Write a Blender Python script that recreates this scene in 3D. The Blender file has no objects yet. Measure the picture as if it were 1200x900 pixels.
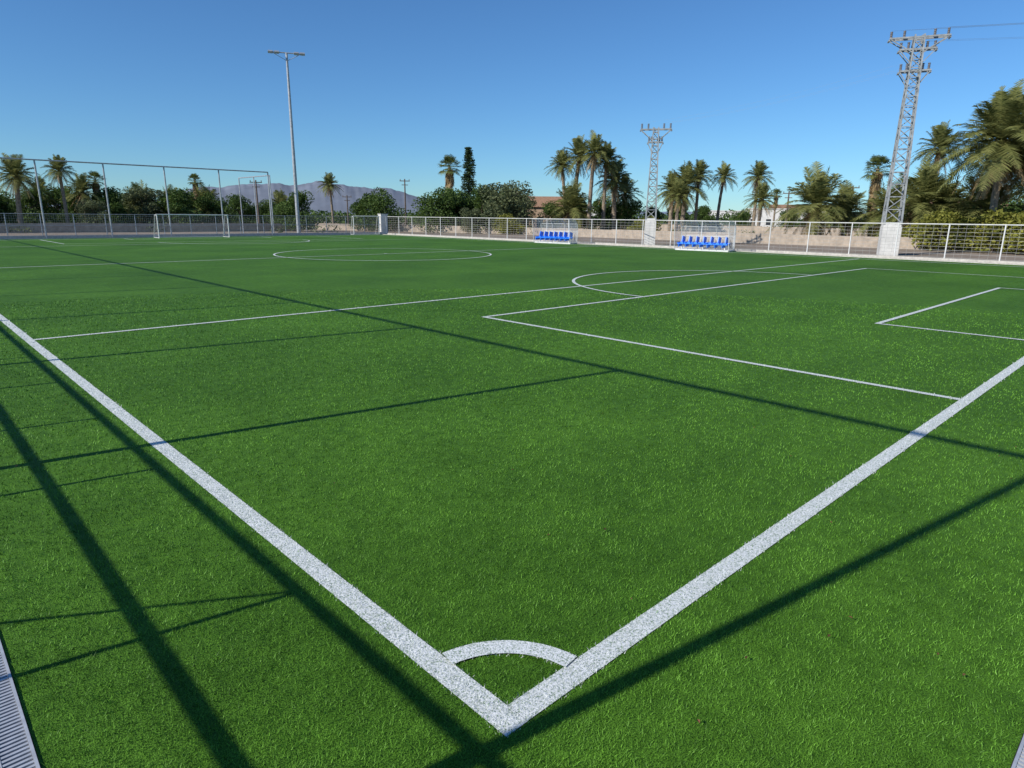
import bpy, math, random
import numpy as np
from mathutils import Vector, Matrix
random.seed(7); rng=np.random.default_rng(11)
sc=bpy.context.scene
COL=sc.collection
R=math.radians

# ---------------------------------------------------------------- materials
def newmat(name):
    m=bpy.data.materials.new(name); m.use_nodes=True
    nt=m.node_tree; b=nt.nodes['Principled BSDF']
    return m,nt,b
def noise(nt,scale,detail=4,rough=.6,coord='Object'):
    tc=nt.nodes.new('ShaderNodeTexCoord'); n=nt.nodes.new('ShaderNodeTexNoise')
    n.inputs['Scale'].default_value=scale; n.inputs['Detail'].default_value=detail; n.inputs['Roughness'].default_value=rough
    nt.links.new(tc.outputs[coord],n.inputs['Vector']); return n
def ramp(nt,src,stops):
    r=nt.nodes.new('ShaderNodeValToRGB'); e=r.color_ramp.elements
    while len(e)<len(stops): e.new(.5)
    for i,(p,c) in enumerate(stops):
        e[i].position=p; e[i].color=(*c,1)
    nt.links.new(src,r.inputs['Fac']); return r
def mixc(nt,mode,fac,a,b):
    m=nt.nodes.new('ShaderNodeMix'); m.data_type='RGBA'; m.blend_type=mode
    if isinstance(fac,(int,float)): m.inputs[0].default_value=fac
    else: nt.links.new(fac,m.inputs[0])
    nt.links.new(a,m.inputs[6]); nt.links.new(b,m.inputs[7]); return m.outputs[2]
def math_(nt,op,a,b=None,c=None):
    n=nt.nodes.new('ShaderNodeMath'); n.operation=op
    for i,v in enumerate((a,b,c)):
        if v is None: continue
        if isinstance(v,(int,float)): n.inputs[i].default_value=v
        else: nt.links.new(v,n.inputs[i])
    return n.outputs[0]
def bump(nt,b,src,strength,dist):
    bp=nt.nodes.new('ShaderNodeBump'); bp.inputs['Strength'].default_value=strength; bp.inputs['Distance'].default_value=dist
    nt.links.new(src,bp.inputs['Height']); nt.links.new(bp.outputs[0],b.inputs['Normal'])
def simple(name,c,rough=.6,metal=0,nscale=6,var=.25,bmp=0):
    m,nt,b=newmat(name)
    n=noise(nt,nscale,3)
    lo=tuple(x*(1-var) for x in c); hi=tuple(min(1,x*(1+var)) for x in c)
    r=ramp(nt,n.outputs[0],[(.3,lo),(.7,hi)])
    nt.links.new(r.outputs[0],b.inputs['Base Color'])
    b.inputs['Roughness'].default_value=rough; b.inputs['Metallic'].default_value=metal
    if bmp: bump(nt,b,n.outputs[0],.5,bmp)
    return m
def leafmat(name,dark,light,nscale=.8,trans=.22,rough=.65,spec=.25):
    m,nt,b=newmat(name)
    g=nt.nodes.new('ShaderNodeNewGeometry')
    n=noise(nt,nscale,2)
    s=math_(nt,'SUBTRACT',n.outputs[0],.25)
    f=math_(nt,'MULTIPLY_ADD',g.outputs['Random Per Island'],.5,s)
    r=ramp(nt,f,[(.15,dark),(.85,light)])
    nt.links.new(r.outputs[0],b.inputs['Base Color'])
    b.inputs['Roughness'].default_value=rough; b.inputs['Specular IOR Level'].default_value=spec
    if trans:
        tr=nt.nodes.new('ShaderNodeBsdfTranslucent'); nt.links.new(r.outputs[0],tr.inputs['Color'])
        mx=nt.nodes.new('ShaderNodeMixShader'); mx.inputs[0].default_value=trans
        out=nt.nodes['Material Output']
        nt.links.new(b.outputs[0],mx.inputs[1]); nt.links.new(tr.outputs[0],mx.inputs[2]); nt.links.new(mx.outputs[0],out.inputs['Surface'])
    return m

def turfmat():
    m,nt,b=newmat('artificial_turf')
    n1=noise(nt,.30,3,.65); n2=noise(nt,7,3,.75); n3=noise(nt,120,1,.7)
    c1=ramp(nt,n2.outputs[0],[(.28,(.068,.175,.012)),(.72,(.150,.335,.030))])
    c2=ramp(nt,n1.outputs[0],[(.34,(.68,.73,.65)),(.64,(1,1,1))])
    c3=ramp(nt,n3.outputs[0],[(.36,(.22,.26,.18)),(.62,(1.0,1.0,1.0))])
    o=mixc(nt,'MULTIPLY',1,c1.outputs[0],c2.outputs[0]); o=mixc(nt,'MULTIPLY',.85,o,c3.outputs[0])
    tc=nt.nodes.new('ShaderNodeTexCoord'); sp=nt.nodes.new('ShaderNodeSeparateXYZ'); nt.links.new(tc.outputs['Object'],sp.inputs[0])
    w=math_(nt,'PINGPONG',math_(nt,'DIVIDE',sp.outputs[1],4.0),1.0)
    r=ramp(nt,w,[(.44,(.92,.93,.92)),(.56,(1.0,1.0,1.0))])
    o=mixc(nt,'MULTIPLY',1,o,r.outputs[0])
    nt.links.new(o,b.inputs['Base Color'])
    b.inputs['Roughness'].default_value=.7; b.inputs['Specular IOR Level'].default_value=.15
    bump(nt,b,n3.outputs[0],.7,.010)
    return m
M_turf=turfmat()
M_blade=leafmat('turf_fibre_green',(.020,.068,.004),(.185,.410,.046),1.3,0,.55,.2)
M_wblade=leafmat('turf_fibre_white',(.38,.41,.38),(.84,.85,.83),6,0,.6)
def linemat():
    m,nt,b=newmat('white_turf_line')
    n=noise(nt,95,2,.8)
    r=ramp(nt,n.outputs[0],[(.34,(.16,.24,.13)),(.47,(.60,.62,.58)),(.60,(.80,.81,.79))])
    nt.links.new(r.outputs[0],b.inputs['Base Color']); b.inputs['Roughness'].default_value=.8
    bump(nt,b,n.outputs[0],.6,.01); return m
M_line=linemat()
def earthmat():
    m,nt,b=newmat('dry_earth')
    n1=noise(nt,.05,5); n2=noise(nt,1.2,5,.7)
    c1=ramp(nt,n1.outputs[0],[(.35,(.22,.17,.12)),(.5,(.32,.25,.19)),(.68,(.18,.16,.09))])
    c2=ramp(nt,n2.outputs[0],[(.3,(.62,.62,.6)),(.7,(1,1,1))])
    o=mixc(nt,'MULTIPLY',1,c1.outputs[0],c2.outputs[0]); nt.links.new(o,b.inputs['Base Color'])
    b.inputs['Roughness'].default_value=.95; bump(nt,b,n2.outputs[0],.5,.1); return m
M_earth=earthmat()
M_conc=simple('concrete_paving',(.40,.35,.29),.9,0,3,.22,.01)
M_kerb=simple('concrete_kerb',(.46,.43,.38),.85,0,6,.2,.004)
M_white=simple('white_paint',(.66,.65,.62),.5,0,3,.12)
M_galv=simple('galvanised_steel',(.38,.39,.40),.5,.4,5,.25)
M_mesh=simple('fence_wire',(.32,.31,.29),.6,.2,5,.2)
M_pylon=simple('pylon_steel',(.30,.31,.31),.55,.2,4,.3)
M_block=simple('whitewashed_concrete',(.60,.58,.54),.85,0,2.5,.15)
M_wall=simple('rubble_wall',(.38,.31,.24),.95,0,2.2,.22,.02)
M_plaster=simple('white_plaster',(.62,.60,.56),.9,0,1.5,.12)
M_tan=simple('ochre_plaster',(.42,.30,.20),.9,0,1.5,.2)
M_tile=simple('roof_tile',(.30,.17,.10),.85,0,5,.35,.03)
M_dark=simple('window_dark',(.03,.035,.04),.25,0,2,.2)
M_cable=simple('aluminium_cable',(.22,.24,.26),.6,.1,2,.1)
M_blue=simple('blue_seat_plastic',(.015,.20,.80),.4,0,2,.1)
M_wood=simple('old_wood',(.13,.10,.08),.9,0,5,.3)
M_trunk=simple('palm_trunk_bark',(.24,.19,.135),.95,0,6,.45,.05)
M_bark=simple('tree_bark',(.12,.09,.07),.95,0,8,.4,.03)
M_grate=simple('drain_grate_steel',(.50,.51,.53),.45,.3,20,.15)
M_black=simple('drain_channel_dark',(.03,.03,.03),.9,0,20,.3)
M_palm=leafmat('palm_frond',(.080,.100,.026),(.300,.300,.095),.8,.3)
M_palmdry=leafmat('palm_frond_dry',(.22,.15,.07),(.48,.36,.19))
M_fan=leafmat('fan_palm_leaf',(.060,.085,.022),(.220,.250,.070),.8,.3)
M_leafA=leafmat('leaf_dark_green',(.025,.055,.012),(.130,.200,.042),.5,.3)
M_leafB=leafmat('leaf_grey_green',(.055,.075,.035),(.210,.240,.110),.5,.3)
M_leafC=leafmat('leaf_yellow_green',(.100,.115,.016),(.340,.325,.060),.5,.3)
M_pine=leafmat('pine_needle',(.014,.034,.014),(.055,.095,.032),.5)
M_dry=leafmat('fallen_leaf',(.07,.03,.015),(.22,.10,.05),5,0)
def net(name,alpha,c):
    m,nt,b=newmat(name); b.inputs['Base Color'].default_value=(*c,1); b.inputs['Alpha'].default_value=alpha
    b.inputs['Roughness'].default_value=.15; return m
M_poly=net('clear_polycarbonate',.25,(.62,.66,.68))

# ---------------------------------------------------------------- mesh builder
class MB:
    def __init__(s): s.v=[];s.f=[];s.m=[]
    def beam(s,a,b,w,h=None,mi=0,n=4,w2=None):
        a=Vector(a);b=Vector(b);h=h or w;d=(b-a)
        if d.length<1e-6:return
        d.normalize(); up=Vector((0,0,1)) if abs(d.z)<.95 else Vector((0,1,0))
        x=d.cross(up).normalized(); y=x.cross(d).normalized(); o=len(s.v)
        k=1 if w2 is None else w2/w
        for p,kk in((a,1),(b,k)):
            if n==4:
                for sx,sy in((-1,-1),(1,-1),(1,1),(-1,1)): s.v.append(p+x*sx*w/2*kk+y*sy*h/2*kk)
            else:
                for i in range(n):
                    t=2*math.pi*i/n; s.v.append(p+x*math.cos(t)*w/2*kk+y*math.sin(t)*h/2*kk)
        for i in range(n):
            j=(i+1)%n; s.f.append((o+i,o+j,o+n+j,o+n+i)); s.m.append(mi)
        s.f.append(tuple(o+i for i in reversed(range(n)))); s.m.append(mi)
        s.f.append(tuple(o+n+i for i in range(n))); s.m.append(mi)
    def box(s,x0,x1,y0,y1,z0,z1,mi=0):
        o=len(s.v)
        for z in(z0,z1):
            for x,y in((x0,y0),(x1,y0),(x1,y1),(x0,y1)): s.v.append(Vector((x,y,z)))
        for f in((3,2,1,0),(4,5,6,7),(0,1,5,4),(1,2,6,5),(2,3,7,6),(3,0,4,7)):
            s.f.append(tuple(o+i for i in f)); s.m.append(mi)
    def face(s,pts,mi=0):
        o=len(s.v); s.v+= [Vector(p) for p in pts]; s.f.append(tuple(range(o,o+len(pts)))); s.m.append(mi)
    def mesh(s,name,mats,smooth=False):
        me=bpy.data.meshes.new(name); me.from_pydata([tuple(v) for v in s.v],[],s.f)
        for m in mats: me.materials.append(m)
        me.polygons.foreach_set('material_index',s.m)
        if smooth: me.polygons.foreach_set('use_smooth',[True]*len(s.f))
        me.update(); return me
def obj(name,me,loc=(0,0,0),parent=None,rz=0,scale=1):
    o=bpy.data.objects.new(name,me); COL.objects.link(o); o.location=loc; o.rotation_euler=(0,0,rz)
    o.scale=(scale,)*3 if isinstance(scale,(int,float)) else scale
    if parent: o.parent=parent
    return o
def empty(name,loc=(0,0,0),rz=0):
    o=bpy.data.objects.new(name,None); COL.objects.link(o); o.location=loc; o.rotation_euler=(0,0,rz); o.empty_display_size=.3; return o
CX,CY,CH=-1.673,-1.758,2.153
def P(b,d): return (CX+d*math.cos(R(b)),CY+d*math.sin(R(b)))

# ---------------------------------------------------------------- ground, turf
L_,W_=61.5,38.77
g=MB(); g.face([(-9000,-9000,-.05),(9000,-9000,-.05),(9000,9000,-.05),(-9000,9000,-.05)]); obj('ground',g.mesh('ground',[M_earth]))
g=MB(); g.face([(-4,-4,-.02),(43,-4,-.02),(43,68,-.02),(-4,68,-.02)]); obj('perimeter_pavement',g.mesh('perimeter_pavement',[M_conc]))
TX0,TX1,TY0,TY1=-1.53,40.3,-1.58,63.6
g=MB(); g.face([(TX0,TY0,0),(TX1,TY0,0),(TX1,TY1,0),(TX0,TY1,0)]); obj('turf_pitch',g.mesh('turf_pitch',[M_turf]))
k=MB(); k.box(TX1,TX1+.12,TY0,TY1+.12,-.05,.05); k.box(TX0,TX1,TY1,TY1+.12,-.05,.05); obj('pitch_kerb',k.mesh('pitch_kerb',[M_kerb]))
d=MB()
x1=TX0-.004;x0=x1-.11
d.box(x0-.012,x0,-1.7,TY1,-.02,.012,0); d.box(x1-.012,x1,-1.7,TY1,-.02,.012,0)
d.face([(x0,-1.7,-.012),(x1,-1.7,-.012),(x1,TY1,-.012),(x0,TY1,-.012)],1)
y=-1.68
while y<30: d.box(x0+.001,x1-.013,y,y+.013,-.008,.010,0); y+=.026
y1=TY0-.004;y0=y1-.11
d.box(x1+.01,TX1,y0-.012,y0,-.02,.012,0); d.box(x1+.01,TX1,y1-.012,y1,-.02,.012,0)
d.face([(x1+.01,y0,-.012),(TX1,y0,-.012),(TX1,y1,-.012),(x1+.01,y1,-.012)],1)
x=x1+.02
while x<12: d.box(x,x+.013,y0+.001,y1-.013,-.008,.010,0); x+=.026
obj('drain_channel',d.mesh('drain_channel',[M_grate,M_black]))

# ---------------------------------------------------------------- markings
LW=.105; OW=.13; lines=MB(); zi=[0]; segs=[]; arcs=[]
def seg(xa,ya,xb,yb,w=LW):
    z=.004+.0007*zi[0]; zi[0]+=1; h=w/2
    segs.append((min(xa,xb)-(h if xa==xb else 0),max(xa,xb)+(h if xa==xb else 0),min(ya,yb)-(h if ya==yb else 0),max(ya,yb)+(h if ya==yb else 0)))
    a,b,c,e=segs[-1]; lines.face([(a,c,z),(b,c,z),(b,e,z),(a,e,z)])
def arc(cx,cy,r,a0,a1,w=LW,n=96):
    z=.004+.0007*zi[0]; zi[0]+=1; arcs.append((cx,cy,r,R(a0),R(a1),w))
    for i in range(n):
        t0=R(a0+(a1-a0)*i/n);t1=R(a0+(a1-a0)*(i+1)/n)
        q=[(r-w/2,t0),(r+w/2,t0),(r+w/2,t1),(r-w/2,t1)]
        lines.face([(cx+rr*math.cos(t),cy+rr*math.sin(t),z) for rr,t in q])
h=LW/2; H=OW/2
seg(0,-H,0,L_+H,OW); seg(W_,-H,W_,L_+H,OW); seg(H,0,W_-H,0,OW); seg(H,L_,W_-H,L_,OW)
seg(H,L_/2,W_-H,L_/2)
S,G,SG=7.77,2.9,13.6
for s,y0 in((1,0),(-1,L_)):
    Y=lambda v:y0+s*v
    seg(H,Y(12),W_-H,Y(12))
    seg(S,Y(H),S,Y(9+h)); seg(W_-S,Y(H),W_-S,Y(9+h)); seg(S+h,Y(9),W_-S-h,Y(9))
    seg(SG,Y(H),SG,Y(G+h)); seg(W_-SG,Y(H),W_-SG,Y(G+h)); seg(SG+h,Y(G),W_-SG-h,Y(G))
    a=(0,180) if s>0 else (180,360)
    arc(W_/2,Y(9),5.7,a[0]+.5,a[1]-.5)
    arc(0,y0,.5,*((7,83) if s>0 else (277,353)),n=24); arc(W_,y0,.5,*((97,173) if s>0 else (187,263)),n=24)
arc(W_/2,L_/2,6,0,360); arc(W_/2,L_/2,.06,0,360,.12,16)
obj('pitch_markings',lines.mesh('pitch_markings',[M_line]))

N=380000
rr=np.exp(rng.uniform(math.log(1.2),math.log(20),N)); th=rng.uniform(R(-4),R(96),N)
bx=CX+rr*np.cos(th); by=CY+rr*np.sin(th)
ok=(bx>TX0+.01)&(by>TY0+.01)&(bx<TX1)&(by<TY1); bx=bx[ok];by=by[ok];rr=rr[ok];n=len(bx)
jx=bx+rng.normal(0,.009,n); jy=by+rng.normal(0,.009,n)
iw=np.zeros(n,bool)
for a,b,c,e in segs: iw|=(jx>a)&(jx<b)&(jy>c)&(jy<e)
for cx,cy,r,a0,a1,w in arcs:
    dd=np.hypot(jx-cx,jy-cy); an=np.mod(np.arctan2(jy-cy,jx-cx),2*math.pi)
    iw|=(np.abs(dd-r)<w/2)&(an>=a0)&(an<=a1)
iw&=rng.random(n)>.05
hh=rng.uniform(.009,.022,n)*(1+rr*.02); ww=(.0011+.0008*rr)*rng.uniform(.6,1.2,n)
fa=rng.uniform(0,2*math.pi,n); la=rng.uniform(0,2*math.pi,n); lean=rng.uniform(.1,1.0,n)*hh
V=np.zeros((n,3,3),np.float32)
V[:,0,0]=bx-np.cos(fa)*ww/2;V[:,0,1]=by-np.sin(fa)*ww/2
V[:,1,0]=bx+np.cos(fa)*ww/2;V[:,1,1]=by+np.sin(fa)*ww/2
V[:,2,0]=bx+np.cos(la)*lean;V[:,2,1]=by+np.sin(la)*lean;V[:,2,2]=hh
me=bpy.data.meshes.new('turf_fibres'); me.vertices.add(3*n); me.vertices.foreach_set('co',V.reshape(-1))
me.loops.add(3*n); me.loops.foreach_set('vertex_index',np.arange(3*n,dtype=np.int32))
me.polygons.add(n); me.polygons.foreach_set('loop_start',np.arange(0,3*n,3,dtype=np.int32))
me.materials.append(M_blade); me.materials.append(M_wblade)
me.polygons.foreach_set('material_index',iw.astype(np.int32)); me.update(calc_edges=True)
obj('turf_grass_fibres',me)
m=MB(); rd=random.Random(3)
for i in range(46):
    x=rd.uniform(-1.3,9); y=rd.uniform(-1.4,9) if i%3 else rd.uniform(-1.4,1.5); k=rd.uniform(.006,.016); a=rd.uniform(0,6.28); c,s=math.cos(a)*k,math.sin(a)*k; z=.026
    m.face([(x-c,y-s,z),(x+s*.5,y-c*.5,z+.006),(x+c,y+s,z+.002),(x-s*.5,y+c*.5,z+.008)])
obj('fallen_leaves',m.mesh('fallen_leaves',[M_dry]))

# ---------------------------------------------------------------- fences
def fence(name,a,b,h,sp,mats,rails,wires,pw=.07,plinth=0,vert=0,toprail=.06,wt=.010):
    A=Vector((*a,0));B=Vector((*b,0));Ln=(B-A).length;D=(B-A)/Ln; m=MB(); nP=max(1,round(Ln/sp))
    for i in range(nP+1):
        p=A+D*(Ln*i/nP); m.beam(p+Vector((0,0,-.03)),p+Vector((0,0,h)),pw,pw,0,8)
    for z in rails: m.beam(A+Vector((0,0,z)),B+Vector((0,0,z)),toprail,toprail,0,6)
    for z in wires: m.beam(A+Vector((0,0,z)),B+Vector((0,0,z)),wt,wt,1)
    if vert:
        for i in range(int(Ln/vert)):
            p=A+D*(vert*(i+.5)); m.beam(p+Vector((0,0,.05)),p+Vector((0,0,h-.03)),.008,.008,1)
    if plinth:
        nrm=D.cross(Vector((0,0,1)))*.09; q=[A-nrm,B-nrm,B+nrm,A+nrm]; z=Vector((0,0,plinth))
        m.face([v+z for v in q],2)
        for i in range(4): u,w=q[i],q[(i+1)%4]; m.face([u-Vector((0,0,.03)),w-Vector((0,0,.03)),w+z,u+z],2)
    return obj(name,m.mesh(name,mats))
FX=42.0; FY=65.6
fm=[M_white,M_mesh,M_kerb]
fence('perimeter_fence',(FX,-30),(FX,FY-.3),2.0,2.55,fm,[1.97],[.14+.2*i for i in range(10)],.07,.10,.4,.05,.014)
gm=[M_galv,M_mesh,M_kerb]
fence('perimeter_fence',(-3.1,FY),(FX-.4,FY),2.0,2.4,gm,[1.97,1.05],[.2+.2*i for i in range(9)],.07,.22,.16,.05,.014)
nf=MB()
for y in [-1.4,.5,2.09,4.73,6.71]+[8.8+2.1*i for i in range(28)]:
    if y<FY: nf.beam((-3.1,y,-.03),(-3.1,y,1.98),.04,.04,0,8)
for z,w in((1.98,.058),(1.46,.064)): nf.beam((-3.1,-3.1,z),(-3.1,FY,z),w,w,0,8)
nf.beam((-3.1,2.12,1.95),(-3.1,3.3,.05),.025,.025,0,6)
for z in(1.98,1.46): nf.beam((-3.1,-3.1,z),(FX,-3.1,z),.06,.06,0,8)
for i in range(22): nf.beam((-3.1+i*2.14,-3.1,-.03),(-3.1+i*2.14,-3.1,1.98),.05,.05,0,8)
obj('perimeter_fence',nf.mesh('perimeter_fence',[M_galv]))
def ballstop(pts,hh,pw,top):
    m=MB()
    for i,p in enumerate(pts): m.beam((*p,-.03),(*p,hh),pw,pw,0,8)
    m.beam((*pts[0],hh),(*pts[-1],hh),top,top,0,8)
    return obj('ball_stop_net_frame',m.mesh('ball_stop_net_frame',[M_galv]))
ballstop([(-3.22,.47+5*i) for i in range(14)],6.2,.095,.095)
ballstop([(-1,FY-.25)]+[(4.0+i*4.85,FY-.25) for i in range(6)],6.2,.13,.11)
ballstop([(29.2,FY+1.5+4*i) for i in range(3)],6.0,.12,.10)
p=MB(); p.box(-.45,.45,-.3,.3,-.03,2.2); p.box(-.5,.5,-.35,.35,2.2,2.28); obj('gate_pillar',p.mesh('gate_pillar',[M_block]),(FX-.1,FY+.2,0))

# ---------------------------------------------------------------- goals
def goal(name,loc,rz,w=6,hh=2,dp=1.5):
    e=empty(name,loc,rz)
    m=MB(); t=.09
    for s in(-1,1):
        m.beam((s*w/2,0,0),(s*w/2,0,hh-.05),t,t,0,10)
        m.beam((s*w/2,0,hh-.05),(s*w/2,dp*.4,hh-.05),.05,.05,0,8); m.beam((s*w/2,dp*.4,hh-.05),(s*w/2,dp,.03),.04,.04,0,8)
        m.beam((s*w/2,0,.03),(s*w/2,dp,.03),.04,.04,0,8)
    m.beam((-w/2-.05,0,hh),(w/2+.05,0,hh),t,t,0,10); m.beam((-w/2,dp,.03),(w/2,dp,.03),.04,.04,0,8)
    obj('frame',m.mesh('goal_frame',[M_white]),parent=e)
    k=MB(); st=.16
    def strip(p00,p10,p01,p11):
        p00,p10,p01,p11=map(Vector,(p00,p10,p01,p11))
        nu=int((p10-p00).length/st);nv=max(1,int(max((p01-p00).length,(p11-p10).length)/st))
        for i in range(nu+1):
            a=i/nu;k.beam(p00.lerp(p10,a),p01.lerp(p11,a),.0028,None,0,3)
        for i in range(nv+1):
            a=i/nv;k.beam(p00.lerp(p01,a),p10.lerp(p11,a),.0028,None,0,3)
    strip((-w/2,dp,.03),(w/2,dp,.03),(-w/2,dp*.4,hh-.05),(w/2,dp*.4,hh-.05))
    strip((-w/2,dp*.4,hh-.05),(w/2,dp*.4,hh-.05),(-w/2,0,hh-.05),(w/2,0,hh-.05))
    for s in(-1,1): strip((s*w/2,0,.05),(s*w/2,dp,.05),(s*w/2,0,hh-.05),(s*w/2,dp*.4,hh-.05))
    obj('net',k.mesh('goal_net',[M_white]),parent=e)
goal('soccer_goal',(W_/2,0,0),math.pi); goal('soccer_goal',(W_/2,L_,0),0)
goal('soccer_goal',(38.5,63.9,0),R(-8),3,2,1.0)

# ---------------------------------------------------------------- dugouts
def dugout(loc,rz):
    e=empty('team_dugout',loc,rz)
    w=3.9
    m=MB()
    prof=[(.55,0),(.60,.9),(.55,1.55),(.25,1.85),(-.25,1.95),(-.6,1.92)]
    for yy in(-w/2,-w/6,w/6,w/2):
        for a,b in zip(prof[:-1],prof[1:]): m.beam((a[0],yy,a[1]),(b[0],yy,b[1]),.04,.04,0,6)
    for yy in(-w/2,w/2):
        m.beam((-.6,yy,1.92),(-.35,yy,.05),.04,.04,0,6); m.beam((-.35,yy,.04),(.55,yy,.04),.05,.05,0,6)
    for q in(prof[0],prof[2],prof[5],prof[1]): m.beam((q[0],-w/2,q[1]+.02),(q[0],w/2,q[1]+.02),.04,.04,0,6)
    obj('frame',m.mesh('dugout_frame',[M_white]),parent=e)
    k=MB()
    for a,b in zip(prof[:-1],prof[1:]): k.face([(a[0]+.03,-w/2,a[1]),(a[0]+.03,w/2,a[1]),(b[0]+.03,w/2,b[1]+.03),(b[0]+.03,-w/2,b[1]+.03)])
    for yy in(-w/2+.01,w/2-.01): k.face([(.55,yy,.05),(-.35,yy,.05),(-.58,yy,1.9),(-.25,yy,1.93),(.25,yy,1.83),(.55,yy,1.53),(.6,yy,.9)])
    obj('canopy_panels',k.mesh('dugout_canopy',[M_poly]),parent=e)
    s=MB(); n=7; st=(w-.25)/n
    for i in range(n):
        yc=-w/2+.125+st*(i+.5); hw=st*.465
        s.beam((-.30,yc,.43),(.10,yc,.40),hw*2,.06,0); s.beam((.10,yc,.40),(.17,yc,.52),hw*2,.06,0); s.beam((.17,yc,.52),(.25,yc,.90),hw*1.95,.06,0,4,hw*1.75)
        s.beam((-.32,yc,.42),(-.30,yc,.24),hw*2,.04,0)
        for q in(-1,1): s.beam((-.28,yc+q*hw*.95,.46),(.12,yc+q*hw*.95,.48),.03,.06,0)
    obj('seats',s.mesh('dugout_seats',[M_blue]),parent=e)
    b=MB(); b.beam((0,-w/2+.1,.33),(0,w/2-.1,.33),.08,.06)
    for yy in(-w/2+.4,0,w/2-.4): b.beam((0,yy,.33),(0,yy,.08),.06,.06)
    b.box(-.3,.5,-w/2+.05,w/2-.05,-.02,.08)
    obj('bench_support',b.mesh('dugout_support',[M_white]),parent=e)
dugout((39.6,36.4,.02),R(4)); dugout((39.3,22.3,.02),R(6))

# ---------------------------------------------------------------- floodlight
def floodlight(loc,hh,rz):
    e=empty('floodlight_pole',loc,rz); m=MB()
    m.beam((0,0,-.02),(0,0,hh*.5),.42,.42,0,12,.32); m.beam((0,0,hh*.5),(0,0,hh),.32,.32,0,12,.22)
    m.box(-.35,.35,-.35,.35,-.02,.06)
    m.beam((-1.5,0,hh),(1.5,0,hh),.10,.12,0,6); m.beam((-1.4,0,hh-.02),(-0.1,0,hh-.7),.05,.05,0,6)
    m.beam((1.4,0,hh-.02),(0.1,0,hh-.7),.05,.05,0,6)
    obj('mast',m.mesh('floodlight_mast',[M_galv],False),parent=e)
    k=MB()
    for x in(-1.55,-.95,.95,1.55):
        k.beam((x,-.35,hh-.12),(x,.30,hh+.12),.46,.20,0); k.beam((x,.30,hh+.12),(x,.5,hh+.16),.30,.14,0)
        k.beam((x,0,hh+.02),(x,0,hh-.1),.12,.12,0)
    obj('lamp_heads',k.mesh('floodlight_heads',[M_galv]),parent=e)
floodlight((31.9,66.9,0),18,R(-26))

# ---------------------------------------------------------------- lattice pylons
M_ins=simple('glass_insulator',(.16,.14,.13),.3)
def pylon(loc,H,bw,tw,arms,rz,bz=2.0):
    e=empty('lattice_pylon',loc,rz); m=MB()
    def c(z,i):
        t=(z-bz)/(H-bz); w=(bw*(1-t)+tw*t)/2; sx,sy=((-1,-1),(1,-1),(1,1),(-1,1))[i]; return Vector((sx*w,sy*w,z))
    for i in range(4): m.beam(c(bz-.1,i),c(H,i),.11,.11,0,4,.08)
    z=bz; k=0
    while z<H-.2:
        st=max(.5,(bw*(1-(z-bz)/(H-bz))+tw*(z-bz)/(H-bz))*.85); z2=min(H,z+st)
        for i in range(4):
            j=(i+1)%4
            m.beam(c(z,i if k%2 else j),c(z2,j if k%2 else i),.05,.05); m.beam(c(z,i),c(z,j),.045,.045)
        z=z2;k+=1
    for zz,L in arms:
        for s in(-.5,.5):
            m.beam((-L,s*tw,zz),(L,s*tw,zz),.08,.09)
        for s in(-1,1):
            m.beam((s*L,-tw/2,zz-.09),(s*L,tw/2,zz-.09),.08,.08)
            for q in(-.5,.5): m.beam((s*L*.95,q*tw,zz-.05),(s*tw*.5,q*tw,zz-.85),.05,.05)
    obj('lattice',m.mesh('pylon_lattice',[M_pylon]),parent=e)
    b=MB(); w=bw/2+.06
    b.box(-w,w,-w,w,-.05,bz-.25); b.box(-w*.93,w*.93,-w*.93,w*.93,bz-.25,bz)
    obj('concrete_plinth',b.mesh('pylon_plinth',[M_block]),parent=e)
    k=MB(); tips=[]
    for zz,L in arms:
        for x in(-L+.1,-L*.5,L*.5,L-.1):
            k.beam((x,-tw/2,zz+.06),(x,tw/2,zz+.06),.05,.05)
            for j in range(4): k.beam((x,0,zz+.10+j*.09),(x,0,zz+.16+j*.09),.15,.15,0,8)
            tips.append((x,0,zz+.48))
    obj('insulators',k.mesh('pylon_insulators',[M_ins]),parent=e)
    Mx=Matrix.Translation(loc)@Matrix.Rotation(rz,4,'Z')
    return [Mx@Vector(t) for t in tips]
pr=pylon((45.7,12.75,0),12.9,.95,.50,[(12.75,1.6),(12.1,1.0),(10.9,.85)],R(116))
pm=pylon((44.2,30.1,0),9.0,.78,.40,[(8.85,1.2),(7.9,.6)],R(125),2.1)
def wires(name,pairs,sag,t=.010):
    m=MB()
    for a,b in pairs:
        a=Vector(a);b=Vector(b);prev=a
        for i in range(1,33):
            u=i/32;p=a.lerp(b,u)-Vector((0,0,sag*4*u*(1-u))); m.beam(prev,p,t,t,0,3); prev=p
    obj(name,m.mesh(name,[M_cable]))
far=[(78,-60,17),(79,-60.6,17),(80,-61.4,17),(81,-62,17),(79,-60.6,15.2),(80,-61.2,15.2),(79,-60.6,15.2),(80,-61.2,14.9)]
wires('power_lines',[(pr[i],far[i]) for i in (0,1,2,3,5,7)],1.6,.009)
wires('power_lines',[(pr[i],pm[j]) for i,j in ((8,0),(9,1),(11,3))],.35,.005)

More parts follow.
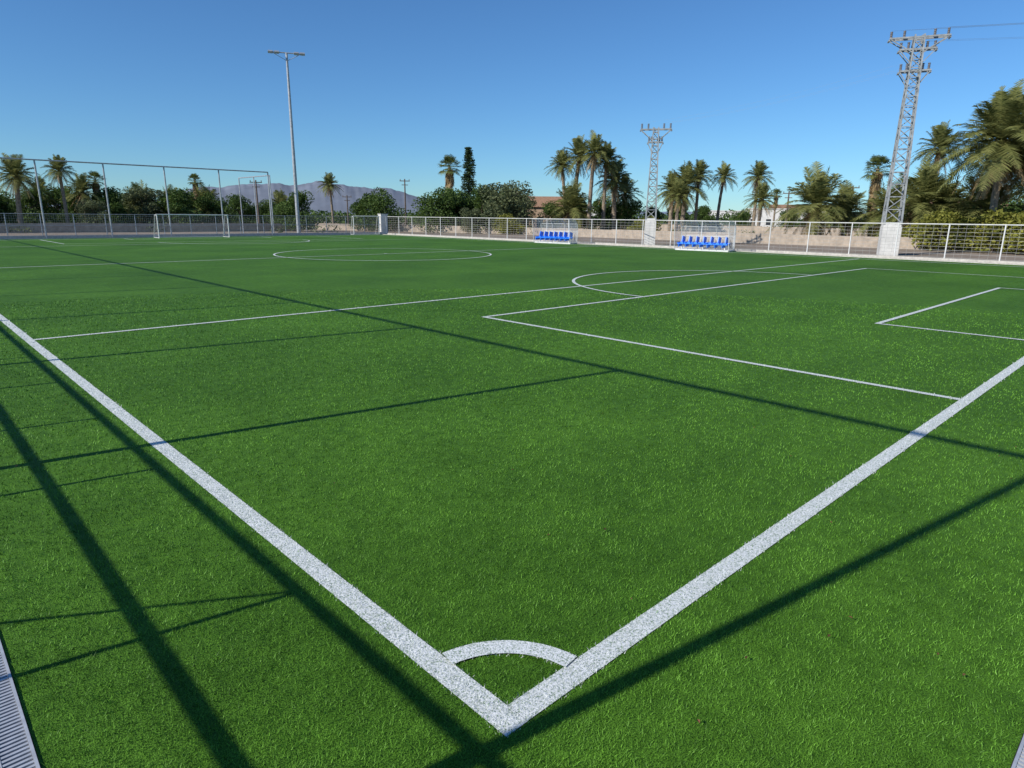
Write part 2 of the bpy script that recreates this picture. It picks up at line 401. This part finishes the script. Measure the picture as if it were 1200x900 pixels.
def woodpole(loc,hh,rz):
    m=MB(); m.beam((0,0,-.02),(0,0,hh),.30,.30,0,8,.18); m.beam((-.8,0,hh-.3),(.8,0,hh-.3),.10,.12); m.beam((-.5,0,hh-.9),(.5,0,hh-.9),.09,.1)
    for x in(-.7,0,.7): m.beam((x,0,hh-.25),(x,0,hh-.02),.1,.1,0,6)
    obj('utility_pole',m.mesh('utility_pole',[M_wood]),loc,rz=rz)
for b,dd,hh in((55.3,110,7.7),(66.9,100,6.6),(19.9,100,6.5),(24.3,105,6.0),(60,125,5.5)): woodpole((*P(b,dd),0),hh,R(b+90))

# ---------------------------------------------------------------- buildings / walls
def house(name,b,dd,w,dp,hh,roof,rz,mats):
    e=empty(name,(*P(b,dd),0),rz)
    m=MB(); m.box(-w/2,w/2,-dp/2,dp/2,-.05,hh); obj('walls',m.mesh('walls',[mats[0]]),parent=e)
    r=MB()
    if roof:
        o=.35; A=[(-w/2-o,-dp/2-o,hh),(w/2+o,-dp/2-o,hh),(w/2+o,dp/2+o,hh),(-w/2-o,dp/2+o,hh)]; r1=(-w/2-o,0,hh+roof);r2=(w/2+o,0,hh+roof)
        r.face([A[0],A[1],r2,r1]); r.face([A[2],A[3],r1,r2]); r.face([A[1],A[2],r2]); r.face([A[3],A[0],r1]); r.face(A[::-1])
    else:
        r.box(-w/2-.1,w/2+.1,-dp/2-.1,dp/2+.1,hh,hh+.2)
    obj('roof',r.mesh('roof',[mats[1]]),parent=e)
    k=MB(); nw=max(2,int(w/3))
    for i in range(nw):
        x=-w/2+w*(i+.5)/nw
        if i==nw//2: k.box(x-.5,x+.5,-dp/2-.03,-dp/2+.02,0,2.1)
        else: k.box(x-.45,x+.45,-dp/2-.03,-dp/2+.02,.95,2.1)
    obj('windows_and_door',k.mesh('openings',[M_dark]),parent=e)
house('farm_building',43.9,110,11,7,3.6,1.7,R(-50),(M_tan,M_tile))
house('white_house',25.0,150,12,8,4.0,0,R(-65),(M_plaster,M_plaster))
house('white_house',23.2,170,14,8,4.2,1.2,R(-65),(M_plaster,M_tile))
house('white_house',13.3,140,14,8,4.2,1.4,R(-75),(M_tan,M_tile))
house('white_house',28.0,190,16,8,4.0,0,R(-60),(M_plaster,M_plaster))
house('white_house',40.3,170,16,8,4.5,0,R(-50),(M_plaster,M_plaster))
w=MB()
def wallseg(pts,hh,t=.35):
    for a,b in zip(pts[:-1],pts[1:]):
        n_=max(1,int((Vector(b)-Vector(a)).length/4))
        for i in range(n_):
            p=Vector(a).lerp(Vector(b),i/n_);q=Vector(a).lerp(Vector(b),(i+1)/n_); hx=hh*random.uniform(.97,1.03)
            w.beam((*p,hx/2-.05),(*q,hx/2-.05),t,hx,0)
wallseg([(58,-40),(57,60),(46,92)],.9)
wallseg([(80,-60),(78,70)],1.3)
obj('field_wall',w.mesh('field_wall',[M_wall]))
w=MB(); wallseg([(-60,88),(40,84)],1.0); obj('field_wall',w.mesh('field_wall',[M_wall]))

# ---------------------------------------------------------------- palms
def trunk(m,hh,r0,r1,mi,lean=(0,0)):
    n=14;pts=[]
    for i in range(n+1):
        t=i/n; pts.append((Vector((lean[0]*t*t,lean[1]*t*t,hh*t-.05*(i==0))), (r0*(1-t)+r1*t)*(1+.10*(i%2))*(1.25 if i==0 else 1)))
    for (a,ra),(b,rb) in zip(pts[:-1],pts[1:]): m.beam(a,b,2*ra,2*ra,mi,9,2*rb)
    return pts[-1][0]
def date_palm(name,seed,hh,L,nf=54,lw=.07,low=118):
    rd=random.Random(seed); m=MB(); top=trunk(m,hh,.25,.20,0,(rd.uniform(-.5,.5),rd.uniform(-.5,.5)))
    for i in range(40):
        a=rd.uniform(0,6.28);z=rd.uniform(-.9,.1); p=top+Vector((math.cos(a)*.2,math.sin(a)*.2,z)); m.beam(p,p+Vector((math.cos(a)*.28,math.sin(a)*.28,.22)),.12,.05,2,4,.04)
    for i in range(nf):
        u=i/nf; dead=u>.86
        e0=R(86-low*u+rd.uniform(-9,9)) if not dead else R(rd.uniform(-75,-35))
        a=i*2.39996+rd.uniform(-.2,.2); l=L*rd.uniform(.82,1.08)*(.75 if dead else 1)
        dr=Vector((math.cos(a)*math.cos(e0),math.sin(a)*math.cos(e0),math.sin(e0))); out=Vector((math.cos(a),math.sin(a),0))
        sag=l*(.42*math.cos(e0)+.10); side=Vector((-math.sin(a),math.cos(a),0))
        tw=rd.uniform(-.25,.25)*l
        def pos(t): return top+dr*(l*t)+Vector((0,0,-sag*t**2.2))+out*(.12*l*t*(1-t))+side*(tw*t*t)
        mi=2 if dead else 1; K=8; prev=pos(0)
        for k_ in range(1,K+1):
            q=pos(k_/K); m.beam(prev,q,.05*(1-.8*k_/K)+.01,.03*(1-.7*k_/K)+.01,mi,3); prev=q
        nl=int(12+l*5.5)
        for k_ in range(nl):
            t=.12+.88*(k_+.5)/nl; p=pos(t); tg=(pos(min(1,t+.02))-pos(t-.02)).normalized()
            ll=l*.20*(math.sin(math.pi*min(1,t*.9+.12))**.6+.15)*rd.uniform(.75,1.2)
            up=side.cross(tg).normalized()
            if up.z<0: up=-up
            for s in(-1,1):
                dv=(side*s*.80+tg*.62+up*(.30-.45*rd.random())+Vector((0,0,-.25 if not dead else -.8))).normalized()
                b1=tg*(lw*.5); tip=p+dv*ll; mid=p+dv*ll*.5+Vector((0,0,.02))
                m.face([p-b1,p+b1,mid+b1*.8,tip,mid-b1*.8],mi)
    return m.mesh(name,[M_trunk,M_palm,M_palmdry])
def fan_palm(name,seed,hh,sk=2.6):
    rd=random.Random(seed); m=MB(); top=trunk(m,hh,.26,.17,0,(rd.uniform(-.3,.3),rd.uniform(-.3,.3)))
    def leaf(base,a,e0,pl,fl,mi,droop):
        dr=Vector((math.cos(a)*math.cos(e0),math.sin(a)*math.cos(e0),math.sin(e0))); hub=base+dr*pl+Vector((0,0,-.1*pl*math.cos(e0)))
        m.beam(base,hub,.04,.03,mi,3); side=Vector((-math.sin(a),math.cos(a),0)); ns=13
        for k_ in range(ns):
            f=R(-85+170*k_/(ns-1)); dv=(dr*math.cos(f)+side*math.sin(f)); wv=(side*math.cos(f)-dr*math.sin(f))*.045
            l=fl*rd.uniform(.85,1.1)*(.75+.25*math.cos(f)); mid=hub+dv*l*.6+Vector((0,0,-.05*l)); tip=hub+dv*l*.95+Vector((0,0,-droop*l))
            m.face([hub,mid+wv,tip,mid-wv],mi)
    for i in range(44):
        u=i/44; leaf(top,i*2.4+rd.uniform(-.3,.3),R(85-115*u+rd.uniform(-10,10)),rd.uniform(.7,1.1),rd.uniform(.75,.95),1,.28)
    for i in range(60):
        z=rd.uniform(0,1)**1.3*sk; leaf(top-Vector((0,0,z)),rd.uniform(0,6.28),R(rd.uniform(-80,-55)),rd.uniform(.2,.45),.8,2,.45)
    return m.mesh(name,[M_trunk,M_fan,M_palmdry])
PM={'A':(date_palm('palm_a',1,8.8,2.85,66),10.6),'A2':(date_palm('palm_a2',2,9.2,2.7,58),10.9),'B':(date_palm('palm_b',3,5.4,2.8,62),7.1),'B2':(date_palm('palm_b2',9,5.0,3.0,56),6.8),
    'D':(date_palm('palm_d',4,2.4,3.1,72),4.5),'C':(date_palm('palm_c',5,7.4,4.4,130,.08,125),10.7),'C2':(date_palm('palm_c2',6,6.9,4.1,104,.08,125),10.0),'F':(fan_palm('fan_a',7,9.2),10.6),'F2':(fan_palm('fan_b',8,7.2,3.6),8.6)}
palms=[('B',82.4,100,8.0),('A',79.7,100,8.4),('B2',78.5,105,6.3),('F2',77.7,105,7.4),('D',75.2,110,5.6),('D',73.3,110,5.2),('F',71.3,112,7.9),('D',70.4,112,5.6),('B2',81,110,6),('D',65.3,115,5.2),
 ('A',61.2,105,7.7),('F2',51.5,120,12.3),('A2',41.9,95,10.6),('A',41.2,95,12.2),('A2',39.9,92,12.2),('A',38.7,95,11.4),('B',37.8,97,9.2),('B2',37.0,100,7.4),('D',41.6,92,6),
 ('B',33.2,90,7.3),('B2',32.2,90,8.2),('A',31.2,92,9.0),('B',32.7,86,6.3),('A2',29.5,95,8.8),('A',26.7,95,9.0),('B2',26.3,90,6.0),('F',25.2,130,7.4),
 ('D',21.9,70,6.2),('D',20.1,75,5),('F2',18.3,75,8.3),('A',15.1,72,10.0),('D',15.4,68,6.2),('D',14.4,70,5.4),('D',16.9,70,5),('C',11.0,62,11.2),('C2',9.1,66,9.8),('D',11.9,66,5.5),('B',7.6,64,8),('C2',5,70,10),('A',87,100,9),('B',2,80,8),('A',-4,85,10)]
for i,(t,b,dd,hh) in enumerate(palms):
    me,h0=PM[t]; nm='fan_palm_tree' if t[0]=='F' else 'date_palm_tree'
    obj(nm,me,(*P(b,dd),-.03),rz=random.uniform(0,6.28),scale=hh/h0)

# ---------------------------------------------------------------- leafy trees
def leaves(m,c,rad,n,s,rd,mi=1,shell=.55):
    for _ in range(n):
        while True:
            v=Vector((rd.uniform(-1,1),rd.uniform(-1,1),rd.uniform(-1,1)))
            if v.length<=1 and v.length>shell*rd.random(): break
        p=Vector((c[0]+v.x*rad[0],c[1]+v.y*rad[1],c[2]+v.z*rad[2]))
        a=Vector((rd.gauss(0,1),rd.gauss(0,1),rd.gauss(0,.7))).normalized(); b=a.cross(Vector((rd.gauss(0,1),rd.gauss(0,1),rd.gauss(0,1)))).normalized()
        k=s*rd.uniform(.6,1.3)
        m.face([p-a*k,p-b*k*.55,p+a*k,p+b*k*.55],mi)
def tree(name,seed,hh,r,mat,n=5600,s=.15):
    rd=random.Random(seed); m=MB()
    m.beam((0,0,-.05),(0,0,hh*.4),.34,.34,0,8,.24)
    for i in range(18):
        a=rd.uniform(0,6.28); q=rd.uniform(.05,.75); zz=hh*rd.uniform(.28,.84); rr=r*q*(1.05-.55*max(0,zz/hh-.5)*2)
        c=(math.cos(a)*rr,math.sin(a)*rr,zz); k=r*rd.uniform(.26,.46)
        m.beam((0,0,hh*rd.uniform(.2,.4)),c,.14,.14,0,5,.05)
        leaves(m,c,(k,k,k*rd.uniform(.6,.85)),n//18,s,rd)
    for i in range(6):
        a=i*1.05+rd.uniform(-.3,.3); leaves(m,(math.cos(a)*r*.55,math.sin(a)*r*.55,hh*.2),(r*.42,r*.42,hh*.18),n//24,s,rd)
    return m.mesh(name,[M_bark,mat])
TM=[(tree('tree_a',21,6,3.6,M_leafA),6),(tree('tree_b',22,6,3.2,M_leafA),6),(tree('tree_g',23,6.5,3.6,M_leafB),6.5),(tree('tree_y',24,3,2.3,M_leafC,2600,.13),3)]
T=[(0,57.3,95,6.1),(0,52.4,92,6.2),(1,51.3,96,6.0),(2,47.4,88,7.2),(1,48.9,95,6.4),(2,45.9,95,5.6),(1,63.8,92,5.2),(1,58.6,98,4.6),(0,37.0,100,5.4),(1,40.6,98,4.8),(1,34.7,105,4.0),(0,47.0,100,6.4),(0,50.2,98,5.8),
 (0,83.5,108,5.0),(1,81.6,104,5.2),(0,79.0,108,5.6),(1,76.8,105,5.5),(2,74.6,108,6.2),(1,72.4,106,5.6),(0,70.2,110,5.4),(1,68.2,108,5.0),(0,66.4,112,4.6),(1,85.5,105,6),(0,65.0,105,4.2),(2,78.0,98,4),(1,80.2,112,5.6),(0,75.6,112,5.6),(1,71.2,114,5.6),
 (1,42.9,98,4.3),(2,49.7,88,3.5),(0,24,120,4.2),(1,20.7,95,4.4),(2,17.5,85,3.8),(1,30.5,110,4.2),(0,27.5,120,4.0),(1,22.6,110,4.2),(0,38.4,104,5.6),(1,32.4,100,4.6),
 (3,14.2,62,2.9),(3,13.2,60,3.1),(3,12.0,61,2.7),(3,10.6,59,3.1),(3,9.5,60,2.9),(3,8.4,58,3.2),(3,15.0,66,2.5),(1,12.5,80,4.8),(0,10,85,5),(1,7,75,5),(0,3,80,6),(3,17.0,70,2.4),(3,35.2,85,2.5),(3,46.6,84,2.6),(0,8.6,68,3.8)]
for i,(t,b,dd,hh) in enumerate(T):
    me,h0=TM[t]; obj('shrub' if t==3 else 'leafy_tree',me,(*P(b,dd),-.03),rz=random.uniform(0,6.28),scale=(hh/h0*random.uniform(.9,1.15),hh/h0*random.uniform(.9,1.15),hh/h0))
rd=random.Random(5); m=MB(); m.beam((0,0,-.05),(0,0,14.3),.4,.4,0,8,.05)
z=1.5
while z<14.4:
    rr=2.1*(1-(z/14.9))**.75+.15; nb=7
    for i in range(nb):
        a=rd.uniform(0,6.28); l=rr*rd.uniform(.7,1.2); m.beam((0,0,z),(math.cos(a)*l,math.sin(a)*l,z+.1),.06,.06,0,4,.02)
        for k_ in range(3):
            q=(k_+.8)/3; leaves(m,(math.cos(a)*l*q,math.sin(a)*l*q,z+.08),(.42,.42,.22),18,.15,rd,1,0)
    z+=.42
obj('norfolk_pine_tree',m.mesh('norfolk_pine',[M_bark,M_pine]),(*P(50.0,128),0))
m=MB(); rd=random.Random(77); b=-15.
while b<100:
    dd=rd.uniform(135,190); x,y=P(b,dd); hh=rd.uniform(2.0,4.2); r=rd.uniform(2.0,4.0)
    leaves(m,(x,y,hh*.5),(r,r,hh*.55),230,.32,rd,0,.3); b+=rd.uniform(.35,.8)
obj('distant_tree_belt',m.mesh('distant_tree_belt',[M_leafA]))
m=MB(); b=-15.
while b<100:
    dd=rd.uniform(82,130); x,y=P(b,dd); hh=rd.uniform(.5,1.3); r=rd.uniform(.6,1.8)
    leaves(m,(x,y,hh*.45),(r,r,hh*.55),60,.14,rd,0,.3); b+=rd.uniform(.4,1.2)
obj('dry_scrub',m.mesh('dry_scrub',[M_leafB]))

# ---------------------------------------------------------------- mountains
def mountains(name,d0,prof,seed,mat):
    m=MB(); nB=260;nD=18; b0,b1=prof[0][0],prof[-1][0]
    xs=[p[0] for p in prof]; hs=[p[1] for p in prof]
    r_=np.random.default_rng(seed); ph=r_.uniform(0,6.28,(40,)); idx={}
    for i in range(nB+1):
        b=b0+(b1-b0)*i/nB; H=float(np.mean([np.interp(b+q,xs,hs) for q in(-.5,-.25,0,.25,.5)]))
        for j in range(nD+1):
            t=j/nD; dd=d0*(1+.35*t)
            pt=math.sin(math.pi*t)**.8
            nz=sum(math.sin(b*(.7*1.75**k_)+ph[k_]+t*(3+2.2*k_)*math.sin(ph[k_+10]))/1.6**k_ for k_ in range(7))
            z=H*pt*(1+.05*nz)-4
            x,y=P(b,dd); idx[i,j]=len(m.v); m.v.append(Vector((x,y,z)))
    for i in range(nB):
        for j in range(nD): m.f.append((idx[i,j],idx[i+1,j],idx[i+1,j+1],idx[i,j+1])); m.m.append(0)
    obj(name,m.mesh(name,[mat],True))
M_mtn=simple('hazy_rock',(.16,.18,.22),1,0,.006,.16)
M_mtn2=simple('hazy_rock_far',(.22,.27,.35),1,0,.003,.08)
mountains('mountains',4200,[(48,0),(50,40),(52.5,95),(55,150),(57,190),(58.5,205),(60.5,215),(62.5,208),(64,195),(66,210),(68,200),(70,180),(73,120),(76,10)],3,M_mtn)
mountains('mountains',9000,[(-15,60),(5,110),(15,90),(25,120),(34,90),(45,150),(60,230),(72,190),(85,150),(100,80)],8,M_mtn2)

# ---------------------------------------------------------------- light
az_sun=R(170); el=R(33.9)
sdir=Vector((math.cos(az_sun)*math.cos(el),math.sin(az_sun)*math.cos(el),math.sin(el)))
ld=bpy.data.lights.new('sun','SUN'); ld.energy=5.0; ld.angle=R(.5); ld.color=(1,.965,.90)
lo=bpy.data.objects.new('sun',ld); COL.objects.link(lo); lo.rotation_euler=sdir.to_track_quat('Z','Y').to_euler(); lo.location=(0,0,30)
wd=bpy.data.worlds.new('World'); sc.world=wd; wd.use_nodes=True; nt=wd.node_tree
sk=nt.nodes.new('ShaderNodeTexSky'); sk.sky_type='NISHITA'; sk.sun_disc=False; sk.sun_elevation=el; sk.sun_rotation=R(-80)
sk.air_density=1.0; sk.dust_density=0.0; sk.ozone_density=3.5
tint=nt.nodes.new('ShaderNodeMix'); tint.data_type='RGBA'; tint.blend_type='MULTIPLY'; tint.inputs[0].default_value=1
tint.inputs[7].default_value=(.56,.90,1.22,1); nt.links.new(sk.outputs[0],tint.inputs[6])
bg=nt.nodes['Background']; bg.inputs['Strength'].default_value=.098; nt.links.new(tint.outputs[2],bg.inputs['Color'])

# ---------------------------------------------------------------- camera
yaw,pit,rol=R(46.23),R(14.35),-.0102
fw=Vector((math.cos(pit)*math.cos(yaw),math.cos(pit)*math.sin(yaw),-math.sin(pit))); rt=Vector((math.sin(yaw),-math.cos(yaw),0)); dn=fw.cross(rt)
r2=rt*math.cos(rol)+dn*math.sin(rol); d2=-rt*math.sin(rol)+dn*math.cos(rol)
cd=bpy.data.cameras.new('camera'); cd.sensor_width=36; cd.lens=36*768.34/1200; cd.clip_start=.05; cd.clip_end=30000
co=bpy.data.objects.new('camera',cd); COL.objects.link(co)
Mx=Matrix((( r2.x,-d2.x,-fw.x,CX),(r2.y,-d2.y,-fw.y,CY),(r2.z,-d2.z,-fw.z,CH),(0,0,0,1))); co.matrix_world=Mx
sc.camera=co
sc.view_settings.view_transform='Standard'; sc.view_settings.look='None'; sc.view_settings.exposure=0
